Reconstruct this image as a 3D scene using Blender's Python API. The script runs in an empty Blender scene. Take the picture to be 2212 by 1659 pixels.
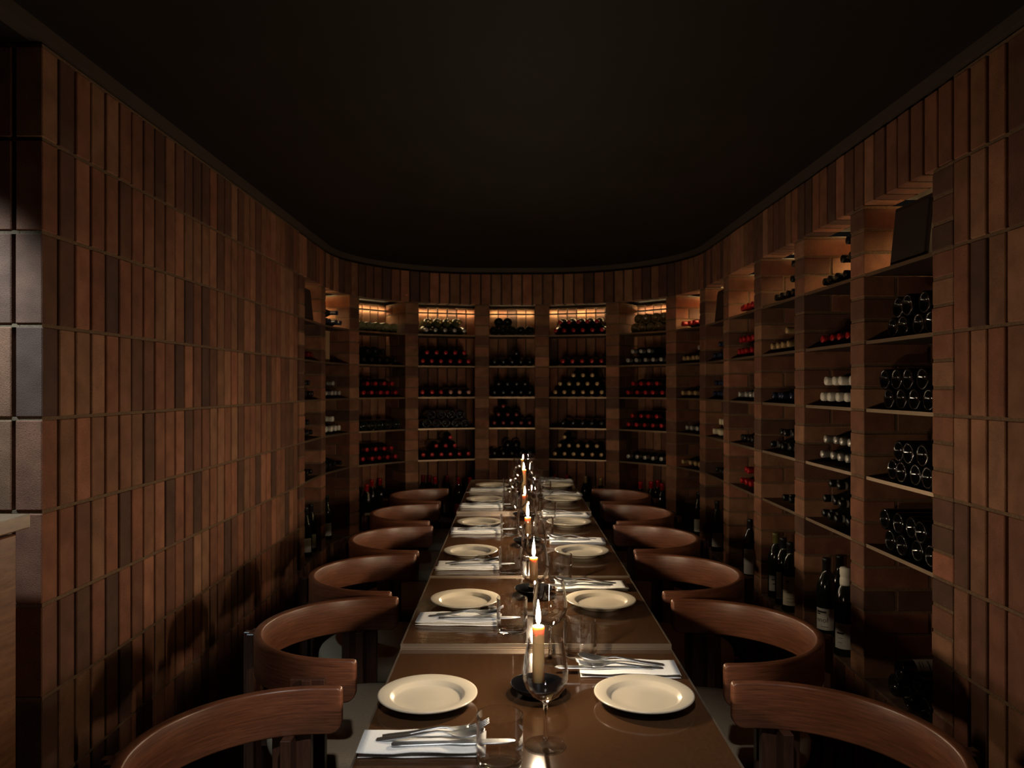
import bpy, bmesh, math, random
from mathutils import Vector, Matrix
random.seed(7)
PI = math.pi
SC = bpy.context.scene
COL = SC.collection

# ---------------------------------------------------------------- camera, world, lights, exposure
CAMZ = 1.404
FPX = 1690.0
cam_d = bpy.data.cameras.new('camera')
cam = bpy.data.objects.new('camera', cam_d); COL.objects.link(cam)
cam.location = (0, 0, CAMZ); cam.rotation_euler = (PI/2, 0, 0)
cam_d.sensor_width = 36.0; cam_d.lens = 36.0*FPX/2212.0
cam_d.shift_y = 6.5/2212.0
cam_d.clip_start = 0.05
cam_d.dof.use_dof = True; cam_d.dof.focus_distance = 2.25; cam_d.dof.aperture_fstop = 5.6
SC.camera = cam

world = bpy.data.worlds.new('world'); SC.world = world; world.use_nodes = True
bg = world.node_tree.nodes['Background']
bg.inputs[0].default_value = (0.9, 0.75, 0.6, 1); bg.inputs[1].default_value = 0.004

SC.view_settings.view_transform = 'Standard'
SC.view_settings.look = 'None'
SC.view_settings.gamma = 1.0
SC.view_settings.use_curve_mapping = False
SC.view_settings.exposure = 0.0
SC.cycles.max_bounces = 7
SC.cycles.adaptive_threshold = 0.03
SC.cycles.transparent_max_bounces = 20
SC.cycles.transmission_bounces = 7
SC.cycles.glossy_bounces = 3
SC.cycles.diffuse_bounces = 2

def spot(name, loc, aim, watts, color, size, blend, radius):
    d = bpy.data.lights.new(name, 'SPOT'); d.energy = watts; d.color = color
    d.spot_size = math.radians(size); d.spot_blend = blend; d.shadow_soft_size = radius
    o = bpy.data.objects.new(name, d); COL.objects.link(o); o.location = loc
    o.rotation_euler = (Vector(aim)-Vector(loc)).to_track_quat('-Z', 'Y').to_euler()
    return o
# recessed downlight washing the return wall beside the counter
spot('downlight', (-1.45, 1.55, 2.27), (-1.47, 2.0, 1.22), 80, (0.62, 0.88, 1.0), 60, 0.75, 0.03)
# track heads of the room behind the camera, turned to the table
spot('track_light', (0.06, 0.30, 2.27), (0.06, 3.5, 0.74), 50, (0.97, 0.98, 1.0), 17, 0.7, 0.04)
spot('track_light', (0.00, 0.45, 2.27), (0.0, 1.48, 0.74), 70, (1.0, 0.98, 0.94), 42, 0.7, 0.04)
FLAME_STRENGTH = 1560.0
LED_STRENGTH = 32.0

# ---------------------------------------------------------------- helpers
def at(px, py, z):
    d = py-836.0
    Y = FPX*(CAMZ-z)/d
    return ((px-1106.0)*Y/FPX, Y)

class MB:
    """collects verts / faces (with a material slot) for one mesh"""
    def __init__(s): s.v = []; s.f = []; s.m = []; s.smooth = []
    def face(s, idx, mi=0, sm=False): s.f.append(tuple(idx)); s.m.append(mi); s.smooth.append(sm)
    def box(s, lo, hi, mi=0, M=None):
        b = len(s.v)
        for z in (lo[2], hi[2]):
            for x, y in ((lo[0], lo[1]), (hi[0], lo[1]), (hi[0], hi[1]), (lo[0], hi[1])):
                p = Vector((x, y, z)); s.v.append(tuple(M @ p) if M else tuple(p))
        for q in ((0,3,2,1),(4,5,6,7),(0,1,5,4),(1,2,6,5),(2,3,7,6),(3,0,4,7)):
            s.face([b+i for i in q], mi)
    def lathe(s, prof, seg=24, mi=0, M=None, smooth=True, a0=0.0, a1=2*PI):
        closed = abs(a1-a0-2*PI) < 1e-6
        n = seg if closed else seg+1
        b = len(s.v); rings = []
        for r, z in prof:
            if r < 1e-6:
                p = Vector((0, 0, z)); s.v.append(tuple(M @ p) if M else tuple(p)); rings.append([len(s.v)-1])
            else:
                ring = []
                for k in range(n):
                    a = a0+(a1-a0)*k/seg
                    p = Vector((r*math.cos(a), r*math.sin(a), z)); s.v.append(tuple(M @ p) if M else tuple(p)); ring.append(len(s.v)-1)
                rings.append(ring)
        for i in range(len(rings)-1):
            A, B = rings[i], rings[i+1]
            for k in range(seg):
                k2 = (k+1) % n
                if len(A) == 1 and len(B) == 1: continue
                if len(A) == 1: s.face((A[0], B[k2], B[k]), mi, smooth)
                elif len(B) == 1: s.face((A[k], A[k2], B[0]), mi, smooth)
                else: s.face((A[k], A[k2], B[k2], B[k]), mi, smooth)
    def loft(s, rings, mi=0, smooth=True, closed=True, caps=True):
        b = len(s.v); n = len(rings[0])
        for r in rings: s.v.extend(tuple(p) for p in r)
        for i in range(len(rings)-1):
            for k in range(n if closed else n-1):
                k2 = (k+1) % n
                s.face((b+i*n+k, b+i*n+k2, b+(i+1)*n+k2, b+(i+1)*n+k), mi, smooth)
        if caps and closed:
            s.face([b+k for k in range(n)][::-1], mi); e = b+(len(rings)-1)*n
            s.face([e+k for k in range(n)], mi)
    def mesh(s, name, mats):
        me = bpy.data.meshes.new(name); me.from_pydata(s.v, [], s.f)
        for m in (mats if isinstance(mats, (list, tuple)) else [mats]): me.materials.append(m)
        me.polygons.foreach_set('material_index', s.m); me.polygons.foreach_set('use_smooth', s.smooth)
        me.update(); return me

def link(name, data, parent=None, loc=(0,0,0), rz=0.0, mat=None):
    o = bpy.data.objects.new(name, data); COL.objects.link(o)
    if mat is not None: o.matrix_local = mat
    else:
        o.location = loc; o.rotation_euler = (0, 0, rz)
    if parent is not None: o.parent = parent
    return o
def tag(o, label, cat, group=None, kind=None):
    o['label'] = label; o['category'] = cat
    if group: o['group'] = group
    if kind: o['kind'] = kind
    return o
def empty(name, loc=(0,0,0), rz=0.0, mat=None):
    return link(name, None, None, loc, rz, mat)
def bevel_mesh(me, w, seg=1, angle=30):
    bm = bmesh.new(); bm.from_mesh(me)
    bmesh.ops.remove_doubles(bm, verts=bm.verts, dist=1e-6)
    es = [e for e in bm.edges if len(e.link_faces) == 2 and e.calc_face_angle(0) > math.radians(angle)]
    bmesh.ops.bevel(bm, geom=es, offset=w, segments=seg, profile=0.6, affect='EDGES', clamp_overlap=True)
    bmesh.ops.recalc_face_normals(bm, faces=bm.faces)
    bm.to_mesh(me); bm.free(); return me
def box_mesh(name, sx, sy, sz, mat, bev=0.0, seg=1):
    b = MB(); b.box((-sx/2, -sy/2, -sz/2), (sx/2, sy/2, sz/2)); me = b.mesh(name, mat)
    if bev: bevel_mesh(me, bev, seg)
    return me
def basis(x, y, z, o):
    return Matrix(((x[0], y[0], z[0], o[0]), (x[1], y[1], z[1], o[1]), (x[2], y[2], z[2], o[2]), (0, 0, 0, 1)))
ORD = ['first','second','third','fourth','fifth','sixth','seventh','eighth','ninth','tenth','eleventh','twelfth','thirteenth','fourteenth']

# ---------------------------------------------------------------- materials
def new_mat(name):
    m = bpy.data.materials.new(name); m.use_nodes = True
    nt = m.node_tree; return m, nt, nt.nodes['Principled BSDF']
def pmat(name, col, rough=0.5, metal=0.0, noise=None, bump=0.0, spec=0.5, scale=40.0, coat=0.0, trans=0.0, emit=None, estr=0.0):
    m, nt, p = new_mat(name)
    p.inputs['Base Color'].default_value = (*col, 1); p.inputs['Roughness'].default_value = rough
    p.inputs['Metallic'].default_value = metal; p.inputs['Specular IOR Level'].default_value = spec
    p.inputs['Coat Weight'].default_value = coat; p.inputs['Transmission Weight'].default_value = trans
    if emit: p.inputs['Emission Color'].default_value = (*emit, 1); p.inputs['Emission Strength'].default_value = estr
    if noise or bump:
        tc = nt.nodes.new('ShaderNodeTexCoord'); nz = nt.nodes.new('ShaderNodeTexNoise')
        nz.inputs['Scale'].default_value = scale; nz.inputs['Detail'].default_value = 4
        nt.links.new(tc.outputs['Object'], nz.inputs['Vector'])
        if noise:
            r = nt.nodes.new('ShaderNodeValToRGB')
            r.color_ramp.elements[0].position = 0.3; r.color_ramp.elements[1].position = 0.7
            r.color_ramp.elements[0].color = (*[c*(1-noise) for c in col], 1); r.color_ramp.elements[1].color = (*[min(1, c*(1+noise)) for c in col], 1)
            nt.links.new(nz.outputs['Fac'], r.inputs[0]); nt.links.new(r.outputs[0], p.inputs['Base Color'])
        if bump:
            b = nt.nodes.new('ShaderNodeBump'); b.inputs['Strength'].default_value = bump; b.inputs['Distance'].default_value = 0.002
            nt.links.new(nz.outputs['Fac'], b.inputs['Height']); nt.links.new(b.outputs[0], p.inputs['Normal'])
    return m

def brick_mat(name, stops):
    m, nt, p = new_mat(name)
    oi = nt.nodes.new('ShaderNodeObjectInfo'); tc = nt.nodes.new('ShaderNodeTexCoord')
    ramp = nt.nodes.new('ShaderNodeValToRGB'); ramp.color_ramp.interpolation = 'LINEAR'
    while len(ramp.color_ramp.elements) < len(stops): ramp.color_ramp.elements.new(0.5)
    for e, (pos, c) in zip(ramp.color_ramp.elements, stops): e.position = pos; e.color = (*c, 1)
    nt.links.new(oi.outputs['Random'], ramp.inputs[0])
    # offset the texture from brick to brick
    mul = nt.nodes.new('ShaderNodeMath'); mul.operation = 'MULTIPLY'; mul.inputs[1].default_value = 37.0
    nt.links.new(oi.outputs['Random'], mul.inputs[0])
    add = nt.nodes.new('ShaderNodeVectorMath'); add.operation = 'ADD'
    nt.links.new(tc.outputs['Object'], add.inputs[0]); nt.links.new(mul.outputs[0], add.inputs[1])
    n1 = nt.nodes.new('ShaderNodeTexNoise'); n1.inputs['Scale'].default_value = 14; n1.inputs['Detail'].default_value = 3
    n2 = nt.nodes.new('ShaderNodeTexNoise'); n2.inputs['Scale'].default_value = 420; n2.inputs['Detail'].default_value = 2
    nt.links.new(add.outputs[0], n1.inputs['Vector']); nt.links.new(add.outputs[0], n2.inputs['Vector'])
    r1 = nt.nodes.new('ShaderNodeValToRGB'); r1.color_ramp.elements[0].position = 0.3; r1.color_ramp.elements[1].position = 0.72
    r1.color_ramp.elements[0].color = (0.72, 0.68, 0.66, 1); r1.color_ramp.elements[1].color = (1.15, 1.1, 1.05, 1)
    nt.links.new(n1.outputs['Fac'], r1.inputs[0])
    mx = nt.nodes.new('ShaderNodeMix'); mx.data_type = 'RGBA'; mx.blend_type = 'MULTIPLY'; mx.inputs[0].default_value = 1.0
    nt.links.new(ramp.outputs[0], mx.inputs[6]); nt.links.new(r1.outputs[0], mx.inputs[7])
    r2 = nt.nodes.new('ShaderNodeValToRGB'); r2.color_ramp.elements[0].position = 0.30; r2.color_ramp.elements[1].position = 0.42
    r2.color_ramp.elements[0].color = (0.45, 0.45, 0.45, 1); r2.color_ramp.elements[1].color = (1, 1, 1, 1)
    e_ = r2.color_ramp.elements.new(0.66); e_.color = (1, 1, 1, 1); e_ = r2.color_ramp.elements.new(0.74); e_.color = (1.7, 1.65, 1.6, 1)
    nt.links.new(n2.outputs['Fac'], r2.inputs[0])
    mx2 = nt.nodes.new('ShaderNodeMix'); mx2.data_type = 'RGBA'; mx2.blend_type = 'MULTIPLY'; mx2.inputs[0].default_value = 0.8
    nt.links.new(mx.outputs[2], mx2.inputs[6]); nt.links.new(r2.outputs[0], mx2.inputs[7])
    nt.links.new(mx2.outputs[2], p.inputs['Base Color'])
    p.inputs['Roughness'].default_value = 0.8; p.inputs['Specular IOR Level'].default_value = 0.3
    b = nt.nodes.new('ShaderNodeBump'); b.inputs['Strength'].default_value = 0.8; b.inputs['Distance'].default_value = 0.0015
    nt.links.new(n2.outputs['Fac'], b.inputs['Height']); nt.links.new(b.outputs[0], p.inputs['Normal'])
    return m
M_BRICK = brick_mat('brick', [(0.0, (0.105, 0.056, 0.042)), (0.25, (0.17, 0.078, 0.050)), (0.45, (0.29, 0.118, 0.070)), (0.7, (0.25, 0.125, 0.072)), (0.88, (0.36, 0.185, 0.110)), (1.0, (0.38, 0.150, 0.090))])
M_MORTAR = pmat('mortar', (0.175, 0.108, 0.066), 0.95, noise=0.25, bump=0.5, spec=0.2, scale=160)
M_MORTAR_DARK = pmat('raked_mortar', (0.07, 0.05, 0.038), 0.95, noise=0.25, bump=0.4, spec=0.1, scale=160)

def wood_mat(name, c1, c2, rough=0.35, axis='X', scale=7.0, coat=0.15):
    m, nt, p = new_mat(name)
    tc = nt.nodes.new('ShaderNodeTexCoord'); mp = nt.nodes.new('ShaderNodeMapping')
    st = {'X': (0.12, 1, 1), 'Y': (1, 0.12, 1), 'Z': (1, 1, 0.12), 'U': (1, 1, 1)}[axis]
    mp.inputs['Scale'].default_value = [s*scale*6 for s in st]
    nt.links.new(tc.outputs['UV' if axis == 'U' else 'Object'], mp.inputs[0])
    nz = nt.nodes.new('ShaderNodeTexNoise'); nz.inputs['Scale'].default_value = 2.2; nz.inputs['Detail'].default_value = 8; nz.inputs['Roughness'].default_value = 0.65
    nz.inputs['Distortion'].default_value = 0.4
    nt.links.new(mp.outputs[0], nz.inputs['Vector'])
    r = nt.nodes.new('ShaderNodeValToRGB'); r.color_ramp.elements[0].position = 0.35; r.color_ramp.elements[1].position = 0.68
    r.color_ramp.elements[0].color = (*c1, 1); r.color_ramp.elements[1].color = (*c2, 1)
    nt.links.new(nz.outputs['Fac'], r.inputs[0]); nt.links.new(r.outputs[0], p.inputs['Base Color'])
    p.inputs['Roughness'].default_value = rough; p.inputs['Coat Weight'].default_value = coat; p.inputs['Coat Roughness'].default_value = 0.25
    b = nt.nodes.new('ShaderNodeBump'); b.inputs['Strength'].default_value = 0.12; b.inputs['Distance'].default_value = 0.001
    nt.links.new(nz.outputs['Fac'], b.inputs['Height']); nt.links.new(b.outputs[0], p.inputs['Normal'])
    return m
M_RAIL = wood_mat('walnut_rail', (0.108, 0.039, 0.020), (0.245, 0.088, 0.044), 0.38, 'Z', 9.0)
M_RAIL.node_tree.nodes['Mapping'].inputs['Scale'].default_value = (6, 6, 110)
M_LEG = wood_mat('walnut_leg', (0.055, 0.024, 0.015), (0.10, 0.042, 0.025), 0.4, 'Z', 9.0)
M_CAB = wood_mat('oak_counter', (0.17, 0.070, 0.033), (0.33, 0.145, 0.068), 0.45, 'Y', 6.0)
M_CABTOP = wood_mat('oak_counter_top', (0.22, 0.12, 0.07), (0.34, 0.19, 0.11), 0.4, 'Y', 6.0)
M_FABRIC = pmat('seat_fabric', (0.27, 0.208, 0.138), 0.95, noise=0.18, bump=0.6, spec=0.1, scale=420)
M_STEEL_DARK = pmat('shelf_steel', (0.055, 0.042, 0.034), 0.45, metal=0.7, noise=0.2, scale=30)
M_EDGE = pmat('shelf_front_edge', (0.30, 0.21, 0.14), 0.45, metal=0.8)
M_TABLE_EDGE = pmat('table_edge_metal', (0.40, 0.32, 0.25), 0.35, metal=0.85)
M_PLATE = pmat('stoneware', (0.50, 0.44, 0.345), 0.28, noise=0.03, scale=25, coat=0.3)
M_NAPKIN = pmat('white_linen', (0.80, 0.79, 0.77), 0.9, noise=0.03, bump=0.35, spec=0.1, scale=300)
M_CUTLERY = pmat('stainless_steel', (0.60, 0.62, 0.65), 0.36, metal=1.0)
M_WAX = pmat('candle_wax', (1.0, 0.60, 0.28), 0.5, noise=0.06, scale=30)
M_WAX.node_tree.nodes['Principled BSDF'].inputs['Subsurface Weight'].default_value = 1.0
M_WAX.node_tree.nodes['Principled BSDF'].inputs['Subsurface Radius'].default_value = (0.010, 0.006, 0.003)
M_WAX.node_tree.nodes['Principled BSDF'].inputs['Subsurface Scale'].default_value = 1.0
M_HOLDER = pmat('dark_metal_dish', (0.02, 0.02, 0.022), 0.28, metal=0.6)
M_WICK = pmat('charred_wick', (0.02, 0.015, 0.012), 0.9)
M_SPEAKER = pmat('speaker_shell', (0.022, 0.014, 0.011), 0.5, noise=0.1, scale=60)
M_GRILLE = pmat('speaker_grille', (0.028, 0.016, 0.012), 0.55, bump=0.5, scale=500)
M_CRATE = wood_mat('pale_pine', (0.36, 0.22, 0.12), (0.48, 0.31, 0.17), 0.6, 'Z', 6.0, 0.0)
M_CEIL = pmat('ceiling_paint', (0.017, 0.0115, 0.008), 0.70, noise=0.08, spec=0.22, scale=3)
M_TRIM = pmat('ceiling_trim_paint', (0.075, 0.056, 0.044), 0.5)
M_FLOOR = pmat('dark_floor', (0.035, 0.025, 0.02), 0.55, noise=0.3, scale=8)
M_LED = pmat('led_strip', (0.9, 0.6, 0.25), 0.5, emit=(1.0, 0.78, 0.40), estr=LED_STRENGTH)
M_LED_SIDE = pmat('led_strip_bright', (0.9, 0.6, 0.25), 0.5, emit=(1.0, 0.74, 0.34), estr=LED_STRENGTH*7.0)

def table_mat(name, bump, rough):
    m, nt, p = new_mat(name)
    tc = nt.nodes.new('ShaderNodeTexCoord'); mp = nt.nodes.new('ShaderNodeMapping'); mp.inputs['Scale'].default_value = (14, 60, 14)
    nt.links.new(tc.outputs['Object'], mp.inputs[0])
    nz = nt.nodes.new('ShaderNodeTexNoise'); nz.inputs['Scale'].default_value = 1.6; nz.inputs['Detail'].default_value = 5
    nt.links.new(mp.outputs[0], nz.inputs['Vector'])
    n3 = nt.nodes.new('ShaderNodeTexNoise'); n3.inputs['Scale'].default_value = 300; nt.links.new(tc.outputs['Object'], n3.inputs['Vector'])
    r = nt.nodes.new('ShaderNodeValToRGB'); r.color_ramp.elements[0].position = 0.3; r.color_ramp.elements[1].position = 0.75
    r.color_ramp.elements[0].color = (0.048, 0.022, 0.010, 1); r.color_ramp.elements[1].color = (0.078, 0.036, 0.016, 1)
    nt.links.new(n3.outputs['Fac'], r.inputs[0]); nt.links.new(r.outputs[0], p.inputs['Base Color'])
    p.inputs['Roughness'].default_value = rough; p.inputs['Specular IOR Level'].default_value = 0.6
    b = nt.nodes.new('ShaderNodeBump'); b.inputs['Strength'].default_value = bump; b.inputs['Distance'].default_value = 0.0012
    nt.links.new(nz.outputs['Fac'], b.inputs['Height']); nt.links.new(b.outputs[0], p.inputs['Normal'])
    return m
M_TABLE = table_mat('lacquered_table', 0.02, 0.10)
M_TABLE_RIPPLE = table_mat('lacquered_table_rippled', 0.30, 0.10)

def thin_glass(name, tint=(1, 1, 1), rough=0.0, ior=1.5):
    m = bpy.data.materials.new(name); m.use_nodes = True; nt = m.node_tree; nt.nodes.clear()
    out = nt.nodes.new('ShaderNodeOutputMaterial'); mix = nt.nodes.new('ShaderNodeMixShader')
    lw = nt.nodes.new('ShaderNodeLayerWeight'); lw.inputs[0].default_value = 0.5
    pw = nt.nodes.new('ShaderNodeMath'); pw.operation = 'POWER'; pw.inputs[1].default_value = 2.4; nt.links.new(lw.outputs['Facing'], pw.inputs[0])
    fr = nt.nodes.new('ShaderNodeMath'); fr.operation = 'MULTIPLY_ADD'; fr.inputs[1].default_value = 0.85; fr.inputs[2].default_value = 0.10; nt.links.new(pw.outputs[0], fr.inputs[0])
    tr = nt.nodes.new('ShaderNodeBsdfTransparent'); tr.inputs[0].default_value = (*tint, 1)
    gl = nt.nodes.new('ShaderNodeBsdfGlossy'); gl.inputs['Roughness'].default_value = rough
    nt.links.new(fr.outputs[0], mix.inputs[0]); nt.links.new(tr.outputs[0], mix.inputs[1]); nt.links.new(gl.outputs[0], mix.inputs[2])
    nt.links.new(mix.outputs[0], out.inputs[0]); return m
M_GLASS = thin_glass('drinking_glass', (0.97, 0.97, 0.97), 0.02)
M_GLASS_SOLID = pmat('solid_glass', (0.98, 0.98, 0.98), 0.0, trans=1.0)
M_GLASS_SOLID.node_tree.nodes['Principled BSDF'].inputs['IOR'].default_value = 1.48
def walled_glass(name, lo, hi):
    """thin-walled clear glass: seen through square on, refracting towards its edges"""
    m = pmat(name, (0.98, 0.98, 0.98), 0.0, trans=1.0); nt = m.node_tree; p = nt.nodes['Principled BSDF']; p.inputs['IOR'].default_value = 1.48
    tr = nt.nodes.new('ShaderNodeBsdfTransparent'); gl = nt.nodes.new('ShaderNodeBsdfGlossy'); gl.inputs['Roughness'].default_value = 0.01
    m1 = nt.nodes.new('ShaderNodeMixShader'); m1.inputs[0].default_value = 0.06; nt.links.new(tr.outputs[0], m1.inputs[1]); nt.links.new(gl.outputs[0], m1.inputs[2])
    lw = nt.nodes.new('ShaderNodeLayerWeight'); lw.inputs[0].default_value = 0.5
    mr = nt.nodes.new('ShaderNodeMapRange'); mr.inputs[1].default_value = lo; mr.inputs[2].default_value = hi; nt.links.new(lw.outputs['Facing'], mr.inputs[0])
    m2 = nt.nodes.new('ShaderNodeMixShader'); nt.links.new(mr.outputs[0], m2.inputs[0]); nt.links.new(m1.outputs[0], m2.inputs[1]); nt.links.new(p.outputs[0], m2.inputs[2])
    nt.links.new(m2.outputs[0], nt.nodes['Material Output'].inputs[0]); return m
M_GLASS_WALL = walled_glass('glassware', 0.35, 0.80)

def flame_mat():
    m = bpy.data.materials.new('flame'); m.use_nodes = True; nt = m.node_tree; nt.nodes.clear()
    out = nt.nodes.new('ShaderNodeOutputMaterial'); em = nt.nodes.new('ShaderNodeEmission')
    tc = nt.nodes.new('ShaderNodeTexCoord'); sp = nt.nodes.new('ShaderNodeSeparateXYZ'); r = nt.nodes.new('ShaderNodeValToRGB')
    nt.links.new(tc.outputs['Generated'], sp.inputs[0]); nt.links.new(sp.outputs[2], r.inputs[0])
    e = r.color_ramp.elements; e[0].position = 0.0; e[0].color = (0.10, 0.07, 0.06, 1); e[1].position = 1.0; e[1].color = (1.0, 0.74, 0.46, 1)
    x = r.color_ramp.elements.new(0.22); x.color = (0.9, 0.70, 0.46, 1)
    x = r.color_ramp.elements.new(0.6); x.color = (1.0, 0.80, 0.55, 1)
    nt.links.new(r.outputs[0], em.inputs[0]); em.inputs[1].default_value = FLAME_STRENGTH
    nt.links.new(em.outputs[0], out.inputs[0]); return m
M_FLAME = flame_mat()

BOT = {  # bottle glass
    'dark': pmat('bottle_dark_green', (0.008, 0.011, 0.007), 0.12, spec=0.7),
    'black': pmat('bottle_black', (0.006, 0.006, 0.007), 0.10, spec=0.7),
    'pale': pmat('bottle_pale_green', (0.16, 0.155, 0.08), 0.10, spec=0.8),
    'amber': pmat('bottle_amber', (0.10, 0.065, 0.02), 0.12, spec=0.7),
}
CAP = {
    'red': pmat('foil_red', (0.42, 0.012, 0.018), 0.35, metal=0.2),
    'darkred': pmat('foil_dark_red', (0.16, 0.008, 0.012), 0.4, metal=0.2),
    'pink': pmat('foil_rose', (0.50, 0.24, 0.20), 0.4, metal=0.2),
    'tan': pmat('foil_tan', (0.50, 0.33, 0.16), 0.4, metal=0.3),
    'gold': pmat('foil_gold', (0.42, 0.30, 0.10), 0.35, metal=0.6),
    'cream': pmat('wax_cream', (0.70, 0.60, 0.42), 0.5),
    'white': pmat('wax_white', (0.74, 0.69, 0.60), 0.5),
    'silver': pmat('foil_silver', (0.55, 0.52, 0.48), 0.35, metal=0.5),
    'black': pmat('foil_black', (0.012, 0.012, 0.013), 0.3),
    'green': pmat('foil_green', (0.10, 0.085, 0.02), 0.4),
    'blue': pmat('foil_dark_blue', (0.015, 0.02, 0.05), 0.3),
}
LAB = {
    'cream': pmat('paper_cream', (0.62, 0.55, 0.42), 0.8, noise=0.05, scale=60),
    'white': pmat('paper_white', (0.66, 0.64, 0.60), 0.8, noise=0.05, scale=60),
    'grey': pmat('paper_grey', (0.34, 0.33, 0.31), 0.8, noise=0.06, scale=60),
    'redpaper': pmat('paper_red', (0.30, 0.03, 0.02), 0.7),
}
M_INK = pmat('label_ink', (0.02, 0.018, 0.016), 0.8)

# ---------------------------------------------------------------- plan of the room
XL, XR, YB = -1.205, 1.25, 6.08
RL, RR = 1.005, 1.05
CLY, CRY = YB-RL, YB-RR
CLX, CRX = XL+RL, XR-RR
Y_LEND = 4.44                       # far end of the plain left wall
S1 = CLY-Y_LEND; S2 = S1+RL*PI/2; S3 = S2+(CRX-CLX); S4 = S3+RR*PI/2; S5 = S4+(CRY-0.6)
def path(s):
    """wall face line: position, tangent (left to right), outward normal"""
    if s <= S1: return Vector((XL, Y_LEND+s, 0)), Vector((0, 1, 0)), Vector((-1, 0, 0))
    if s <= S2:
        a = PI-(s-S1)/RL; n = Vector((math.cos(a), math.sin(a), 0)); return Vector((CLX, CLY, 0))+n*RL, Vector((n.y, -n.x, 0)), n
    if s <= S3: return Vector((CLX+s-S2, YB, 0)), Vector((1, 0, 0)), Vector((0, 1, 0))
    if s <= S4:
        a = PI/2-(s-S3)/RR; n = Vector((math.cos(a), math.sin(a), 0)); return Vector((CRX, CRY, 0))+n*RR, Vector((n.y, -n.x, 0)), n
    return Vector((XR, CRY-(s-S4), 0)), Vector((0, -1, 0)), Vector((1, 0, 0))
def s_at(px):
    lo, hi = 0.0, S5
    for _ in range(60):
        mid = (lo+hi)/2; p, t, n = path(mid)
        if 1106+FPX*p.x/p.y < px: lo = mid
        else: hi = mid
    return (lo+hi)/2
PIER_PX = [655, 699, 766, 890, 1041, 1171, 1323, 1449, 1517, 1568, 1636, 1726, 1851, 2035]
PIER_S = [s_at(p) for p in PIER_PX]
PIER_S[0] = 0.055
S_END = PIER_S[-1]+0.055            # end of the niche run
NICHE_D = 0.35
Z_LEDGE, Z_LINTEL, Z_TOP, Z_CEIL = 0.367, 2.047, 2.287, 2.327
SHELF_Z = [1.807, 1.567, 1.327, 1.087, 0.847]

def strip(b, o1, z1, o2, z2, s0, s1, mi=0, step=0.05, flip=False):
    n = max(1, int(math.ceil((s1-s0)/step))); base = len(b.v)
    for k in range(n+1):
        p, t, nn = path(s0+(s1-s0)*k/n)
        q = p+nn*o1; b.v.append((q.x, q.y, z1)); q = p+nn*o2; b.v.append((q.x, q.y, z2))
    for k in range(n):
        i = base+2*k; f = (i, i+2, i+3, i+1); b.face(f[::-1] if flip else f, mi)

# ---- floor, ceiling, outer shell
b = MB(); b.box((-3.2, -1.6, -0.05), (2.2, 7.2, 0.0)); tag(link('floor', b.mesh('floor', M_FLOOR)), 'dark floor under the dining tables and chairs', 'floor', kind='structure')
b = MB(); b.box((-1.24, -1.6, Z_CEIL), (1.9, 7.2, Z_CEIL+0.06)); b.box((-3.2, -1.6, Z_CEIL-0.035), (-1.24, 7.2, Z_CEIL+0.06))
tag(link('ceiling', b.mesh('ceiling', M_CEIL)), 'dark brown painted ceiling with a soft sheen over the table', 'ceiling', kind='structure')
b = MB()
b.box((XR-0.012, 0.0, Z_TOP+0.008), (XR+0.30, CRY, Z_CEIL)); b.box((XL-0.06, -1.0, Z_TOP+0.006), (XL+0.014, CLY, Z_CEIL))
strip(b, -0.012, Z_TOP+0.008, -0.012, Z_CEIL, S1, S4); strip(b, 0.2, Z_TOP+0.008, -0.012, Z_TOP+0.008, S1, S4)
tag(link('trim_1', b.mesh('trim', M_TRIM)), 'dark painted trim running between brick walls and ceiling', 'trim', kind='structure')

# ---- brick meshes shared by all bricks
def brick_mesh(name, sx, sy, sz, bev=0.0025):
    me = box_mesh(name, sx, sy, sz, M_BRICK, bev); return me
BR_SOLDIER = brick_mesh('brick_soldier', 0.0685, 0.11, 0.231)
BR_CORNER = brick_mesh('brick_corner', 0.0685, 0.0685, 0.231)
BR_CUT = brick_mesh('brick_cut_soldier', 0.0685, 0.11, 0.115)
BR_HEADER = brick_mesh('brick_header', 0.11, 0.112, 0.0705)
BR_STRETCH = brick_mesh('brick_stretcher', 0.11, 0.231, 0.0705)
def jit(a): return random.uniform(-a, a)

COURSE_Z = [0.127+0.24*k for k in range(9)]
# ---- plain left wall with its return towards the counter
b = MB(); Y0 = 2.007
b.box((XL-0.26, Y0+0.028, 0), (XL-0.024, Y_LEND, Z_TOP), 0)
b2 = MB(); b2.box((-3.2, Y0+0.024, 0), (XL-0.27, Y0+0.26, Z_TOP), 0); b2.box((XL-0.27, Y0+0.024, 0), (XL-0.03, Y0+0.027, Z_TOP), 0)
for z in COURSE_Z+[Z_TOP]:
    b.box((XL-0.06, Y0+0.004, z-0.0095), (XL-0.003, Y_LEND, z+0.0), 1); b2.box((-3.2, Y0+0.004, z-0.0095), (XL-0.061, Y0+0.0235, z), 1)
wl = tag(link('wall_left', b.mesh('wall_left', [M_MORTAR_DARK, M_MORTAR])), 'red-brown soldier brick wall along the left side with dark raked joints', 'wall', kind='structure')
for k in range(int(round((Y_LEND-Y0)/0.08))):
    y = Y0+0.0343+0.08*k
    for ci, z in enumerate([None]+COURSE_Z):
        me = BR_CUT if z is None else (BR_CORNER if k == 0 else BR_SOLDIER)
        zc = 0.0575 if z is None else z+0.1155
        d = 0.03425 if me is BR_CORNER else 0.055
        link('brick', me, wl, (XL-d+jit(0.0012), y, zc), PI/2+jit(0.004))
wr_ret = tag(link('wall_return', b2.mesh('wall_return', [M_MORTAR_DARK, M_MORTAR])), 'pale lit brick return wall above the wooden counter', 'wall', kind='structure')
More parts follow.
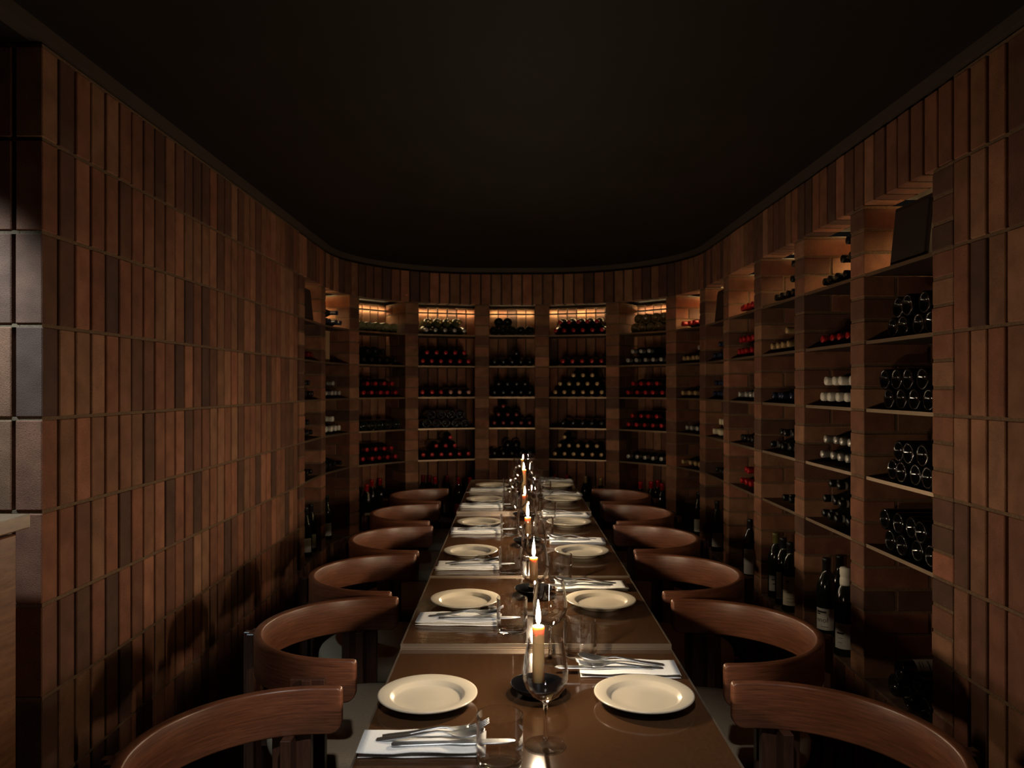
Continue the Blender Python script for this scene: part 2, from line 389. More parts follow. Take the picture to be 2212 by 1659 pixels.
for k in range(1, 7):
    for z in COURSE_Z:
        link('brick', BR_SOLDIER, wr_ret, (XL-0.0343-0.08*k, Y0+0.055+jit(0.001), z+0.1155), jit(0.004))
# ---- plain right wall, near end
sR = S_END
b = MB()
pR, _, _ = path(sR)
b.box((XR+0.024, 0.6, 0), (XR+0.30, pR.y, Z_TOP), 0)
for z in COURSE_Z+[Z_TOP]: b.box((XR+0.003, 0.6, z-0.0095), (XR+0.06, pR.y, z), 1)
wr = tag(link('wall_right', b.mesh('wall_right', [M_MORTAR_DARK, M_MORTAR])), 'red-brown soldier brick wall at the right edge beside the niches', 'wall', kind='structure')
for k in range(16):
    y = pR.y-0.04-0.08*k
    for z in [None]+COURSE_Z:
        me = BR_CUT if z is None else BR_SOLDIER; zc = 0.0575 if z is None else z+0.1155
        link('brick', me, wr, (XR+0.055+jit(0.0012), y, zc), PI/2+jit(0.004))

# ---- lintel course and plinth course over / under the niches
b = MB(); strip(b, 0.022, Z_LINTEL+0.003, 0.022, Z_TOP, 0, S_END, 0); strip(b, 0.09, Z_LINTEL+0.003, 0.022, Z_LINTEL+0.003, 0, S_END, 0)
strip(b, 0.11, Z_LINTEL+0.003, 0.11, Z_TOP, 0, S_END, 0, flip=True); strip(b, 0.02, Z_TOP-0.008, 0.11, Z_TOP-0.004, 0, S_END, 0)
lin = tag(link('trim_2', b.mesh('lintel_core', M_MORTAR_DARK)), 'soldier brick lintel course curving over all the wine niches', 'trim', kind='structure')
n = int(round(S_END/0.08))
for k in range(n):
    p, t, nn = path(S_END*(k+0.5)/n)
    q = p+nn*(0.055+jit(0.0012)); link('brick', BR_SOLDIER, lin, mat=basis(t, -nn, Vector((0, 0, 1)), (q.x, q.y, Z_LINTEL+0.1175)))
b = MB(); strip(b, 0.022, 0, 0.022, Z_LEDGE-0.012, 0, S_END, 0); strip(b, 0.003, COURSE_Z[0]-0.0095, 0.003, COURSE_Z[0], 0, S_END, 1)
strip(b, 0.002, Z_LEDGE-0.0095, 0.002, Z_LEDGE, 0, S_END, 1); strip(b, 0.002, Z_LEDGE, NICHE_D+0.05, Z_LEDGE, 0, S_END, 1)
pl = tag(link('trim_3', b.mesh('plinth_core', [M_MORTAR_DARK, pmat('ledge_brick_top', (0.16, 0.095, 0.062), 0.85, noise=0.3, bump=0.4, scale=30)])), 'low brick plinth ledge under the wine niches', 'trim', kind='structure')
for k in range(n):
    p, t, nn = path(S_END*(k+0.5)/n); q = p+nn*0.055
    link('brick', BR_SOLDIER, pl, mat=basis(t, -nn, Vector((0, 0, 1)), (q.x, q.y, COURSE_Z[0]+0.1155)))
    link('brick', BR_CUT, pl, mat=basis(t, -nn, Vector((0, 0, 1)), (q.x, q.y, 0.0575)))

# ---- brick piers
PIERS = []
for i, s in enumerate(PIER_S):
    p, t, nn = path(s); Z = Vector((0, 0, 1))
    M0 = basis(t, -nn, Z, (p.x, p.y, 0))         # local x along the wall, y into the room
    b = MB(); b.box((-0.0525, -NICHE_D-0.005, Z_LEDGE), (0.0525, -0.003, Z_LINTEL), 0)
    name = 'wall_pier'
    o = link(name, b.mesh('pier_core', M_MORTAR), None, mat=M0)
    lab = 'brick end pier of the long left wall' if i == 0 else ('nearest brick pier closing the niches on the right' if i == 13 else '%s brick pier between wine niches counting from the left wall' % ORD[i-1])
    tag(o, lab, 'pier', 'brick piers between the wine niches', 'structure'); PIERS.append((p, t, nn))
    for c in range(21):
        z = Z_LEDGE+0.08*c+0.0352
        if c % 2: rows = ((BR_HEADER, 0.056), (BR_STRETCH, 0.121+0.1155))
        else: rows = ((BR_STRETCH, 0.1155), (BR_HEADER, 0.241+0.056))
        for me, d in rows: link('brick', me, o, (jit(0.0012), -d+jit(0.001), z))

# ---- niche backs, tops, shelves, light strips
BAYS = []
BAY_NAME = ['%s niche from left' % ORD[i] for i in range(13)]
LEVEL = ['top shelf', 'second shelf', 'third shelf', 'fourth shelf', 'fifth shelf', 'bottom ledge']
for i in range(13):
    (p0, t0, n0), (p1, t1, n1) = PIERS[i], PIERS[i+1]
    A, B = p0+t0*0.055, p1-t1*0.055
    A2, B2 = A+n0*NICHE_D, B+n1*NICHE_D
    u = (B-A).normalized(); w = (B-A).length; out = Vector((-u.y, u.x, 0)); mid = (A+B)/2
    if out.dot(n0+n1) < 0: out = -out
    BAYS.append((A, B, u, out, w, mid))
    ub = (B2-A2).normalized(); ob = Vector((-ub.y, ub.x, 0)); wb = (B2-A2).length
    if ob.dot(out) < 0: ob = -ob
    Mb = basis(ub, -ob, Vector((0, 0, 1)), (A2.x, A2.y, 0))
    b = MB(); b.box((-0.06, -0.14, Z_LEDGE-0.01), (wb+0.06, -0.02, Z_LINTEL+0.06), 0)
    for z in COURSE_Z[1:]: b.box((-0.02, -0.06, z-0.0095), (wb+0.02, -0.003, z), 1)
    A3, B3 = A+n0*0.03, B+n1*0.03
    Mi = Mb.inverted(); q0, q1 = Mi @ A3, Mi @ B3; zt = Z_LINTEL+0.022; v = len(b.v)
    b.v += [(q0.x, q0.y, zt), (q1.x, q1.y, zt), (wb, -0.03, zt), (0, -0.03, zt)]; b.face((v, v+1, v+2, v+3), 2)
    ni = tag(link('wall_niche', b.mesh('niche_back', [M_MORTAR_DARK, M_MORTAR, M_CEIL]), None, mat=Mb), 'brick back of the %s' % BAY_NAME[i], 'niche', 'brick backs of the wine niches', 'structure')
    nb = max(2, int(round(wb/0.08)))
    for k in range(nb):
        for z in COURSE_Z[1:8]:
            link('brick', BR_SOLDIER, ni, (wb*(k+0.5)/nb, -0.055+jit(0.001), z+0.1155))
    # light strip
    r = empty('led_strip', mat=Mb); tag(r, 'warm light strip at the back of the %s' % BAY_NAME[i], 'light strip', 'light strips in the wine niches')
    zl = 1.996
    b = MB(); b.box((0.012, 0.0195, zl-0.002), (wb-0.012, 0.0215, zl+0.0092)); b.box((0.012, 0.0, zl-0.001), (wb-0.012, 0.0035, zl+0.009))
    for xx in (0.012, wb-0.0145): b.box((xx, 0.0035, zl-0.004), (xx+0.0025, 0.0195, zl+0.009))
    ch_ = link('channel', b.mesh('led_channel', M_STEEL_DARK), r)
    b = MB(); b.box((0.018, 0.0055, zl), (wb-0.018, 0.0125, zl+0.0085)); link('diffuser', b.mesh('led_diffuser', M_LED if 2 <= i <= 6 else M_LED_SIDE), ch_)
    # shelves
    for lv, z in enumerate(SHELF_Z):
        a, c, d, e = A+u*0.001+n0*0.012, B-u*0.001+n1*0.012, B2-ub*0.001-n1*0.055, A2+ub*0.001-n0*0.055
        Ms = basis(u, -out, Vector((0, 0, 1)), (mid.x, mid.y, z)); Mi = Ms.inverted(); P = [Mi @ Vector((q.x, q.y, z)) for q in (a, c, d, e)]
        b = MB(); v = len(b.v)
        for zz in (-0.009, -0.001): b.v += [(q.x, q.y, zz) for q in P]
        for q in ((0,3,2,1),(4,5,6,7),(1,2,6,5),(2,3,7,6),(3,0,4,7),(0,1,5,4)): b.face([v+x for x in q], 0)
        so = link('wine_shelf', b.mesh('shelf_plate', [M_STEEL_DARK]), None, mat=Ms)
        tag(so, 'dark steel %s of the %s' % (LEVEL[lv].replace(' shelf', ' wine shelf'), BAY_NAME[i]), 'shelf', 'steel wine shelves')
        b = MB(); b.box((P[0].x, P[0].y-0.001, -0.0115), (P[1].x, P[0].y+0.004, 0.0008)); link('front_edge', b.mesh('shelf_edge', M_EDGE), so)

# ---------------------------------------------------------------- dining tables
TX, TW = 0.062, 0.35
TABLES = [(1.22, 2.016, 0.728), (2.020, 2.728, 0.740), (2.732, 4.067, 0.744), (4.071, 4.810, 0.756), (4.814, 5.440, 0.758)]
TLAB = ['nearest dark lacquered table with two plates and the nearest candle', 'small dark table with rippled gloss top, second from the camera', 'long dark lacquered table in the middle of the run',
        'raised dark table, second from the far end', 'farthest dark lacquered table before the niches']
def tz(y):
    for y0, y1, z in TABLES:
        if y <= y1+0.002: return z
    return TABLES[-1][2]
for i, (y0, y1, z) in enumerate(TABLES):
    yc = (y0+y1)/2; d = y1-y0
    r = empty('dining_table', (TX, yc, 0)); tag(r, TLAB[i], 'table', 'dining tables pushed into one long row')
    me = box_mesh('table_top', 2*TW-0.008, d-0.008, 0.03, M_TABLE_RIPPLE if i == 1 else M_TABLE, 0.001); link('table_top', me, r, (0, 0, z-0.015))
    b = MB(); e = 0.004
    for lo, hi in (((-TW, -d/2, z-0.032), (-TW+e, d/2, z+0.0006)), ((TW-e, -d/2, z-0.032), (TW, d/2, z+0.0006)), ((-TW+e, -d/2, z-0.032), (TW-e, -d/2+e, z+0.0006)), ((-TW+e, d/2-e, z-0.032), (TW-e, d/2, z+0.0006))): b.box(lo, hi)
    link('edge_band', b.mesh('table_edge', M_TABLE_EDGE), r)
    b = MB(); b.lathe([(0, 0.02), (0.035, 0.02), (0.035, z-0.04), (0.12, z-0.04), (0.12, z-0.031), (0, z-0.031)], 20); link('pedestal', b.mesh('table_pedestal', M_STEEL_DARK), r)
    b = MB(); b.lathe([(0, 0.0), (0.23, 0.0), (0.23, 0.008), (0.05, 0.024), (0, 0.024)], 28); link('foot', b.mesh('table_foot', M_STEEL_DARK), r)

# ---------------------------------------------------------------- chairs
RI, RT, RH, ZR = 0.281, 0.022, 0.106, 0.724
def rail_mesh():
    tip = 0.045; pts = []
    rm = RI+RT/2
    n_str, n_arc = 6, 44
    for k in range(n_str): pts.append((tip*(1-k/n_str), -rm, 0, -1))
    for k in range(n_arc+1):
        a = -PI/2-PI*k/n_arc; pts.append((rm*math.cos(a), rm*math.sin(a), math.cos(a), math.sin(a)))
    for k in range(1, n_str+1): pts.append((tip*k/n_str, rm, 0, 1))
    # cumulative length for end rounding
    L = [0]
    for a, c in zip(pts, pts[1:]): L.append(L[-1]+math.hypot(c[0]-a[0], c[1]-a[1]))
    # denser ends
    out = []
    ends = [0, 0.0012, 0.004, 0.009, 0.016, 0.024, 0.032]
    tot = L[-1]; ss = sorted(set(ends+[tot-e for e in ends]+[l for l in L if 0.035 < l < tot-0.035]))
    def samp(s):
        for i in range(len(L)-1):
            if L[i] <= s <= L[i+1]+1e-9:
                f = 0 if L[i+1] == L[i] else (s-L[i])/(L[i+1]-L[i]); a, c = pts[i], pts[i+1]
                return [a[j]*(1-f)+c[j]*f for j in range(4)]
        return pts[-1]
    rings = []
    for s in ss:
        x, y, nx, ny = samp(s); d = min(s, tot-s)
        def rnd(r): return 0 if d >= r else r-math.sqrt(max(0, r*r-(r-d)**2))
        zt, zb = ZR-rnd(0.010), ZR-RH+rnd(0.030)
        h, c = RT/2, 0.005
        if d < 0.004: h = RT/2-0.005+0.005*math.sqrt(max(0, 1-(1-d/0.004)**2)); c = min(c, h*0.6)
        prof = [(-h, zb+c), (-h+c*0.3, zb+c*0.3), (-h+c, zb), (h-c, zb), (h-c*0.3, zb+c*0.3), (h, zb+c), (h, zt-c), (h-c*0.3, zt-c*0.3), (h-c, zt), (-h+c, zt), (-h+c*0.3, zt-c*0.3), (-h, zt-c)]
        rings.append([(x+nx*o, y+ny*o, z) for o, z in prof])
    b = MB(); b.loft(rings); me = b.mesh('back_rail', M_RAIL)
    bm = bmesh.new(); bm.from_mesh(me); bmesh.ops.recalc_face_normals(bm, faces=bm.faces); bm.to_mesh(me); bm.free()
    return me
def front_post_mesh(sy):
    b = MB(); parts = (((-0.044, 0.294, 0), (0.044, 0.318, 0.682)), ((-0.012, 0.318, 0), (0.012, 0.326, 0.682)), ((-0.012, 0.245, 0), (0.012, 0.294, ZR-RH+0.002)))
    me = None; bm = bmesh.new()
    for lo, hi in parts:
        b = MB(); y0, y1 = sorted((sy*lo[1], sy*hi[1])); b.box((lo[0], y0, lo[2]), (hi[0], y1, hi[2])); m = b.mesh('chair_leg', M_LEG); bevel_mesh(m, 0.0015); bm.from_mesh(m)
    me = bpy.data.meshes.new('chair_leg'); bm.to_mesh(me); bm.free(); me.materials.append(M_LEG); return me
def post_mesh(name, h, a, c, t):
    b = MB(); b.box((-a/2, -t/2, 0), (a/2, t/2, h)); me = b.mesh(name, M_LEG); bevel_mesh(me, 0.002)
    b = MB(); b.box((-t/2, -c/2, 0), (t/2, c/2, h)); m2 = b.mesh(name, M_LEG); bevel_mesh(m2, 0.002)
    bm = bmesh.new(); bm.from_mesh(me); bm.from_mesh(m2); bm.to_mesh(me); bm.free(); return me
def seat_outline(r, xf, cr, n=26):
    pts = []
    for k in range(n+1):
        a = PI/2+PI*k/n; pts.append((r*math.cos(a), r*math.sin(a)))
    for k in range(9):
        a = -PI/2+PI/2*k/8; pts.append((xf-cr+cr*math.cos(a), -r+cr+cr*math.sin(a)))
    for k in range(9):
        a = PI/2*k/8; pts.append((xf-cr+cr*math.cos(a), r-cr+cr*math.sin(a)))
    return pts
def cushion_mesh():
    rings = []
    for ins, z in ((0.012, 0.405), (0.002, 0.411), (0.0, 0.425), (0.001, 0.442), (0.006, 0.453), (0.016, 0.460), (0.05, 0.4635), (0.12, 0.465)):
        rings.append([(x, y, z) for x, y in seat_outline(0.268-ins, 0.225-ins, max(0.02, 0.06-ins))])
    b = MB(); b.loft(rings); me = b.mesh('seat', M_FABRIC)
    bm = bmesh.new(); bm.from_mesh(me); bmesh.ops.recalc_face_normals(bm, faces=bm.faces); bm.to_mesh(me); bm.free(); return me
def frame_mesh():
    b = MB(); b.loft([[(x, y, z) for x, y in seat_outline(0.25, 0.2, 0.05)] for z in (0.372, 0.404)], smooth=False)
    for sy in (-1, 1): b.box((-0.085, sy*0.30-0.06 if sy > 0 else -0.31, 0.375), (-0.065, 0.31 if sy > 0 else -0.24, 0.40))
    b.box((-0.325, -0.012, 0.375), (-0.24, 0.012, 0.40))
    me = b.mesh('seat_frame', M_LEG)
    bm = bmesh.new(); bm.from_mesh(me); bmesh.ops.recalc_face_normals(bm, faces=bm.faces); bm.to_mesh(me); bm.free(); return me
ME_RAIL, ME_SEAT, ME_FRAME = rail_mesh(), cushion_mesh(), frame_mesh()
ME_FPOST = {sy: front_post_mesh(sy) for sy in (-1, 1)}
ME_BPOST = post_mesh('chair_leg_rear', 0.700, 0.052, 0.060, 0.022)
def chair(x, y, rz, label, group):
    r = empty('dining_chair', (x, y, 0), rz); tag(r, label, 'chair', group)
    link('back_rail', ME_RAIL, r); link('seat', ME_SEAT, r); link('seat_frame', ME_FRAME, r)
    for sy in (-1, 1): link('leg', ME_FPOST[sy], r, (-0.072, 0, 0))
    link('leg', ME_BPOST, r, (-0.322, 0, 0))
    return r
CHL = [(-0.430, 1.485, 0), (-0.423, 2.245, -2), (-0.440, 2.895, -1), (-0.432, 3.548, 0), (-0.468, 4.27, 1), (-0.470, 4.965, 0)]
CHR = [(0.556, 1.515, 1), (0.560, 2.215, 1), (0.546, 2.900, 0), (0.550, 3.575, 1), (0.575, 4.265, 0), (0.573, 4.95, -1)]
for i, (x, y, a) in enumerate(CHL):
    chair(x, y, math.radians(a), 'curved walnut armchair with beige seat, %s along the table beside the plain wall' % ['nearest', 'second', 'third', 'fourth', 'fifth', 'farthest'][i], 'walnut chairs on the plain wall side')
for i, (x, y, a) in enumerate(CHR):
    chair(x, y, PI+math.radians(a), 'curved walnut armchair with beige seat, %s along the table beside the wine niches' % ['nearest', 'second', 'third', 'fourth', 'fifth', 'farthest'][i], 'walnut chairs on the wine niche side')

# ---------------------------------------------------------------- tableware
def smoothed(me):
    bm = bmesh.new(); bm.from_mesh(me); bmesh.ops.recalc_face_normals(bm, faces=bm.faces); bm.to_mesh(me); bm.free(); return me
b = MB(); b.lathe([(0, 0.003), (0.058, 0.003), (0.060, 0.0), (0.064, 0.0), (0.067, 0.004), (0.080, 0.013), (0.104, 0.0185), (0.1065, 0.0205), (0.1062, 0.0225), (0.1035, 0.0232), (0.0815, 0.0195), (0.0785, 0.0182), (0.0735, 0.0105), (0.068, 0.0078), (0.04, 0.0066), (0, 0.0062)], 72)
ME_PLATE = smoothed(b.mesh('plate', M_PLATE))

def napkin_mesh(seed):
    rnd = random.Random(seed); b = MB(); L, W = 0.232, 0.098
    z = 0.0
    for layer in range(3):
        h = 0.0044; nx, ny = 14, 6; ox, oy = rnd.uniform(-.003, .003), rnd.uniform(-.003, .003)
        rings = []
        for i in range(nx+1):
            x = -L/2+L*i/nx; f = 1-0.018*math.sin(i*0.9+seed+layer); wv = 0.0012*math.sin(i*0.7+seed*2+layer*1.3)+rnd.uniform(-.0004, .0004)
            tp = 0.6 if i in (0, nx) else 1.0; hh = h*tp; zc = z+h/2+wv*(0.4+0.3*layer)+ (0.0015 if layer else 0)
            ring = []
            for k in range(12):
                a = 2*PI*k/12; cy = math.copysign(abs(math.cos(a))**0.35, math.cos(a)); cz = math.copysign(abs(math.sin(a))**0.8, math.sin(a))
                ring.append((x+ox, oy+cy*W/2*f*(0.99 if layer == 1 else 1), max(0.0, zc+cz*hh/2)))
            rings.append(ring)
        b.loft(rings); z += h*0.96
    return smoothed(b.mesh('napkin', M_NAPKIN))
ME_NAP = [napkin_mesh(k) for k in range(4)]

def strip_mesh(name, secs, mat, th=0.0018):
    """secs: (x, halfwidth, z, dish) cross-sections of a piece of flatware along x"""
    rings = []
    for x, w, z, dish in secs:
        ring = [(x, w*c, z+dish*(c*c-1)+th/2) for c in (-1, -0.6, 0, 0.6, 1)]+[(x, w*c, z+dish*(c*c-1)-th/2) for c in (1, 0.6, 0, -0.6, -1)]
        rings.append(ring)
    b = MB(); b.loft(rings); return b
HANDLE = [(-0.105, 0.004, 0.004, 0), (-0.103, 0.0075, 0.004, 0), (-0.09, 0.0092, 0.0045, 0), (-0.05, 0.0068, 0.0065, 0), (-0.01, 0.0042, 0.011, 0), (0.01, 0.0034, 0.0125, 0), (0.022, 0.0034, 0.011, 0)]
sp = HANDLE+[(0.034, 0.006, 0.0085, 0.0008), (0.045, 0.013, 0.0065, 0.003), (0.06, 0.019, 0.0065, 0.006), (0.075, 0.0205, 0.0075, 0.0065), (0.088, 0.0175, 0.0088, 0.005), (0.097, 0.010, 0.0098, 0.002), (0.100, 0.003, 0.010, 0)]
ME_SPOON = smoothed(strip_mesh('spoon', sp, M_CUTLERY).mesh('spoon', M_CUTLERY))
fk = HANDLE+[(0.034, 0.006, 0.008, 0.0004), (0.045, 0.011, 0.006, 0.0015), (0.058, 0.0128, 0.0058, 0.002), (0.066, 0.0128, 0.0062, 0.002)]
b = strip_mesh('fork', fk, M_CUTLERY)
for k in range(4):
    yc = -0.0107+0.00713*k
    b.loft([[(x, yc-w, z-0.0008), (x, yc+w, z-0.0008), (x, yc+w, z+0.0008), (x, yc-w, z+0.0008)] for x, w, z in ((0.064, 0.0020, 0.0058), (0.08, 0.0017, 0.0085), (0.094, 0.0015, 0.0125), (0.104, 0.0008, 0.0165))])
ME_FORK = smoothed(b.mesh('fork', M_CUTLERY))
kn = [(-0.11, 0.003, 0.0035, 0), (-0.108, 0.0075, 0.0035, 0), (-0.09, 0.0088, 0.0035, 0), (-0.03, 0.0072, 0.0038, 0), (0.0, 0.0062, 0.004, 0), (0.006, 0.0072, 0.004, 0), (0.02, 0.0092, 0.004, 0), (0.08, 0.0095, 0.004, 0), (0.105, 0.0080, 0.004, 0), (0.116, 0.0045, 0.004, 0), (0.120, 0.001, 0.004, 0)]
ME_KNIFE = smoothed(strip_mesh('knife', kn, M_CUTLERY, 0.0026).mesh('knife', M_CUTLERY))

# glasses
b = MB(); b.lathe([(0.0, 0.0), (0.034, 0.0), (0.0385, 0.0025), (0.0405, 0.008), (0.0412, 0.02), (0.0418, 0.05), (0.0420, 0.0905), (0.0417, 0.0920), (0.0411, 0.0925), (0.0405, 0.0920), (0.0402, 0.0905), (0.0400, 0.05), (0.0392, 0.022), (0.0375, 0.0140), (0.034, 0.0115), (0.020, 0.0100), (0, 0.0095)], 48); ME_TUMB_W = smoothed(b.mesh('tumbler_wall', M_GLASS_WALL))
bowl = [(0.0, 0.0850), (0.0075, 0.0855), (0.0135, 0.0872), (0.026, 0.0955), (0.038, 0.1117), (0.0428, 0.128), (0.0425, 0.145), (0.0385, 0.172), (0.0335, 0.1985), (0.0332, 0.1997), (0.0327, 0.2000), (0.0322, 0.1996), (0.0320, 0.1985), (0.0372, 0.172), (0.0413, 0.145), (0.0416, 0.128), (0.0370, 0.1127), (0.025, 0.0972), (0.0125, 0.0900), (0.0, 0.0885)]
b = MB(); b.lathe(bowl, 48); ME_BOWL = smoothed(b.mesh('wine_bowl', M_GLASS_WALL))
b = MB(); b.lathe([(0.0, 0.0865), (0.0075, 0.0862), (0.006, 0.081), (0.0042, 0.074), (0.0035, 0.05), (0.0036, 0.02), (0.0045, 0.010), (0.0, 0.0095)], 20); ME_STEM = smoothed(b.mesh('wine_stem', M_GLASS_SOLID))
b = MB(); b.lathe([(0.0, 0.0005), (0.037, 0.0), (0.0395, 0.0008), (0.0397, 0.0018), (0.037, 0.0026), (0.018, 0.0045), (0.008, 0.0075), (0.0045, 0.0100), (0.0, 0.0102)], 48); ME_FOOT = smoothed(b.mesh('wine_foot', M_GLASS_WALL))
# candle
b = MB(); b.lathe([(0, 0.0), (0.030, 0.0), (0.034, 0.002), (0.050, 0.012), (0.0605, 0.0235), (0.0620, 0.0250), (0.0612, 0.0262), (0.0595, 0.0252), (0.048, 0.0145), (0.032, 0.006), (0.018, 0.0052), (0.0175, 0.030), (0.0158, 0.030), (0.0155, 0.0065), (0, 0.0065)], 56); ME_DISH = smoothed(b.mesh('candle_dish', M_HOLDER))
def candle_mesh(h, seed):
    rnd = random.Random(seed); prof = [(0, 0.007), (0.0132, 0.007), (0.0133, h*0.5), (0.0131, h-0.012), (0.0136, h-0.004), (0.0128, h), (0.0118, h+0.0012), (0.0095, h-0.0012), (0, h-0.0018)]
    b = MB(); b.lathe(prof, 28); return smoothed(b.mesh('candle_wax', M_WAX))
b = MB(); b.lathe([(0, -0.003), (0.0009, -0.003), (0.0008, 0.010), (0, 0.0105)], 8); ME_WICK = b.mesh('wick', M_WICK)
FL = [(0, 0.0), (0.0022, 0.002), (0.0042, 0.007), (0.0052, 0.013), (0.0050, 0.020), (0.0042, 0.028), (0.0029, 0.037), (0.0015, 0.046), (0.0005, 0.052), (0, 0.054)]
b = MB(); b.lathe(FL, 14); ME_FLAME = smoothed(b.mesh('flame', M_FLAME))

POS = ['nearest', 'second', 'third', 'fourth', 'fifth', 'farthest']
def put(me, name, x, y, z, rz, label, cat, group, rx=0, ry=0):
    o = link(name, me, None, (x, y, z)); o.rotation_euler = (rx, ry, rz); return tag(o, label, cat, group)
PL_PX = [(924, 1497), (1005, 1292), (1017, 1188), (1035, 1126), (1047, 1077), (1063, 1047)]
PR_PX = [(1391, 1497), (1298, 1294), (1257, 1188), (1229, 1126), (1216, 1076), (1204, 1047)]
NAP_L = [(-0.168, 1.470, 1), (-0.150, 2.217, -2), (-0.165, 2.862, 1), (-0.160, 3.560, 2), (-0.166, 4.235, -1), (-0.15, 4.872, 1)]
NAP_R = [(0.275, 1.860, -2), (0.262, 2.582, 1), (0.275, 3.316, -1), (0.275, 3.985, 1), (0.30, 4.68, 2), (0.30, 5.33, 2)]
GL_L = [(-0.022, 1.396), (0.0, 2.125), (-0.005, 2.776), (-0.01, 3.485), (-0.01, 4.158), (-0.012, 4.757)]
WN_L = [(0.063, 1.476), (0.066, 2.300), (0.060, 3.005), (0.03, 3.68), (0.02, 4.35), (0.045, 4.96)]
GL_R = [(0.171, 1.965), (0.164, 2.675), (0.140, 3.415), (0.178, 3.875), (0.19, 4.615), (0.18, 5.20)]
WN_R = [(0.094, 1.935), (0.075, 2.675), (0.075, 3.505), (0.112, 4.024), (0.115, 4.705), (0.115, 5.265)]
CANDLES = [(0.058, 1.72, 0.1495), (0.069, 2.49, 0.120), (0.066, 3.26, 0.116), (0.065, 3.93, 0.116), (0.070, 4.60, 0.161), (0.073, 5.16, 0.167)]
FLS = [1.03, 1.03, 1.03, 0.92, 0.68, 0.54]
sides = (('beside the plain wall', PL_PX, NAP_L, GL_L, WN_L, 0.0), ('beside the wine niches', PR_PX, NAP_R, GL_R, WN_R, PI))
for sn, PX, NP, GT, GW, rz in sides:
    for i in range(6):
        zt0 = TABLES[[0, 1, 2, 2, 3, 4][i]][2]
        x, y = at(PX[i][0], PX[i][1], zt0+0.021); z = tz(y)
        put(ME_PLATE, 'plate', x, y, z+0.0002, jit(1), '%s cream stoneware plate on the table side %s' % (POS[i], sn), 'plate', 'plates on the table')
        nx, ny, na = NP[i]; z = tz(ny); na = math.radians(na)
        put(ME_NAP[i % 4], 'napkin', nx, ny, z+0.0003, na, '%s folded white napkin on the table side %s' % (POS[i], sn), 'napkin', 'folded napkins')
        zn = z+0.0135
        c, s_ = math.cos(rz+na), math.sin(rz+na)
        def loc(lx, ly): return nx+c*lx-s_*ly, ny+s_*lx+c*ly
        kx, ky = loc(0.055, -0.022 if rz == 0 else 0.024); put(ME_KNIFE, 'knife', kx, ky, zn, rz+na+math.radians(2), '%s steel knife lying on a napkin %s' % (POS[i], sn), 'knife', 'steel cutlery')
        fx, fy = loc(0.022, 0.022 if rz == 0 else 0.020); put(ME_FORK, 'fork', fx, fy, zn+0.0005, rz+na+math.radians(4 if rz == 0 else 5), '%s steel fork lying on a napkin %s' % (POS[i], sn), 'fork', 'steel cutlery', ry=math.radians(-3))
        qx, qy = loc(0.018, -0.004 if rz == 0 else -0.010); put(ME_SPOON, 'spoon', qx, qy, zn+0.004, rz+na+math.radians(-2), '%s steel spoon lying on a napkin %s' % (POS[i], sn), 'spoon', 'steel cutlery', ry=math.radians(-4))
        gx, gy = GT[i]; r = link('tumbler', ME_TUMB_W, None, (gx, gy, tz(gy)+0.0002)); tag(r, '%s clear water tumbler of the row %s' % (POS[i], sn), 'glass', 'water tumblers')
        
        gx, gy = GW[i]; r = empty('wine_glass', (gx, gy, tz(gy)+0.0002)); tag(r, '%s clear stemmed wine glass of the row %s' % (POS[i], sn), 'wine glass', 'stemmed wine glasses')
        link('bowl', ME_BOWL, r); link('stem', ME_STEM, r); link('foot', ME_FOOT, r)
for i, (x, y, h) in enumerate(CANDLES):
    z = tz(y)
    r = empty('candle_holder', (x, y, z+0.0002)); tag(r, '%s black dish candle holder along the table' % POS[i], 'candle holder', 'candle holders'); link('dish', ME_DISH, r)
    r = empty('candle', (x, y, z+0.0004), jit(3)); tag(r, '%s lit yellow candle along the middle of the table' % POS[i], 'candle', 'lit candles')
    link('wax', candle_mesh(h, i), r); wk_ = link('wick', ME_WICK, r, (0, 0, h)); f = link('flame', ME_FLAME, wk_, (0.0005, 0, 0.004)); f.scale = (FLS[i], FLS[i], FLS[i]); f.rotation_euler = (jit(0.03), jit(0.03), 0)

# ---------------------------------------------------------------- wooden counter by the camera
r = empty('wooden_counter', (-1.50, 1.2, 0)); tag(r, 'brown oak counter standing against the pale brick return', 'counter')
me = box_mesh('counter_body', 0.58, 1.42, 1.04, M_CAB, 0.003); link('body', me, r, (0, 0, 0.525))
me = box_mesh('counter_top', 0.62, 1.47, 0.034, M_CABTOP, 0.003); link('counter_top', me, r, (0, 0, 1.0735))
me = box_mesh('counter_toe', 0.54, 1.38, 0.01, M_LEG); link('toe_kick', me, r, (0, 0, 0.005))

# ---------------------------------------------------------------- wine bottles
R0 = 0.0365
BODY = [(0, 0.022), (0.010, 0.0205), (0.020, 0.012), (0.0265, 0.003), (0.0295, 0.0), (0.0335, 0.0008), (0.0358, 0.0035), (R0, 0.010), (R0, 0.172), (0.0352, 0.188), (0.0305, 0.208), (0.0225, 0.228), (0.0165, 0.243), (0.0142, 0.255), (0.0138, 0.285), (0, 0.286)]
CAPS = [(0.0149, 0.243), (0.0149, 0.282), (0.0158, 0.2835), (0.0158, 0.2945), (0.0150, 0.2985), (0.0128, 0.300), (0, 0.3003)]
FAT = [(0, 0.240), (0.0175, 0.240), (0.0185, 0.246), (0.0185, 0.262), (0.0165, 0.267), (0.0165, 0.272), (0.0185, 0.277), (0.0185, 0.296), (0.0165, 0.301), (0, 0.302)]
def bmesh_of(prof, mat, seg): b = MB(); b.lathe(prof, seg); return smoothed(b.mesh('bottle', mat))
ME_BODY = {k: bmesh_of(BODY, m, 26) for k, m in BOT.items()}
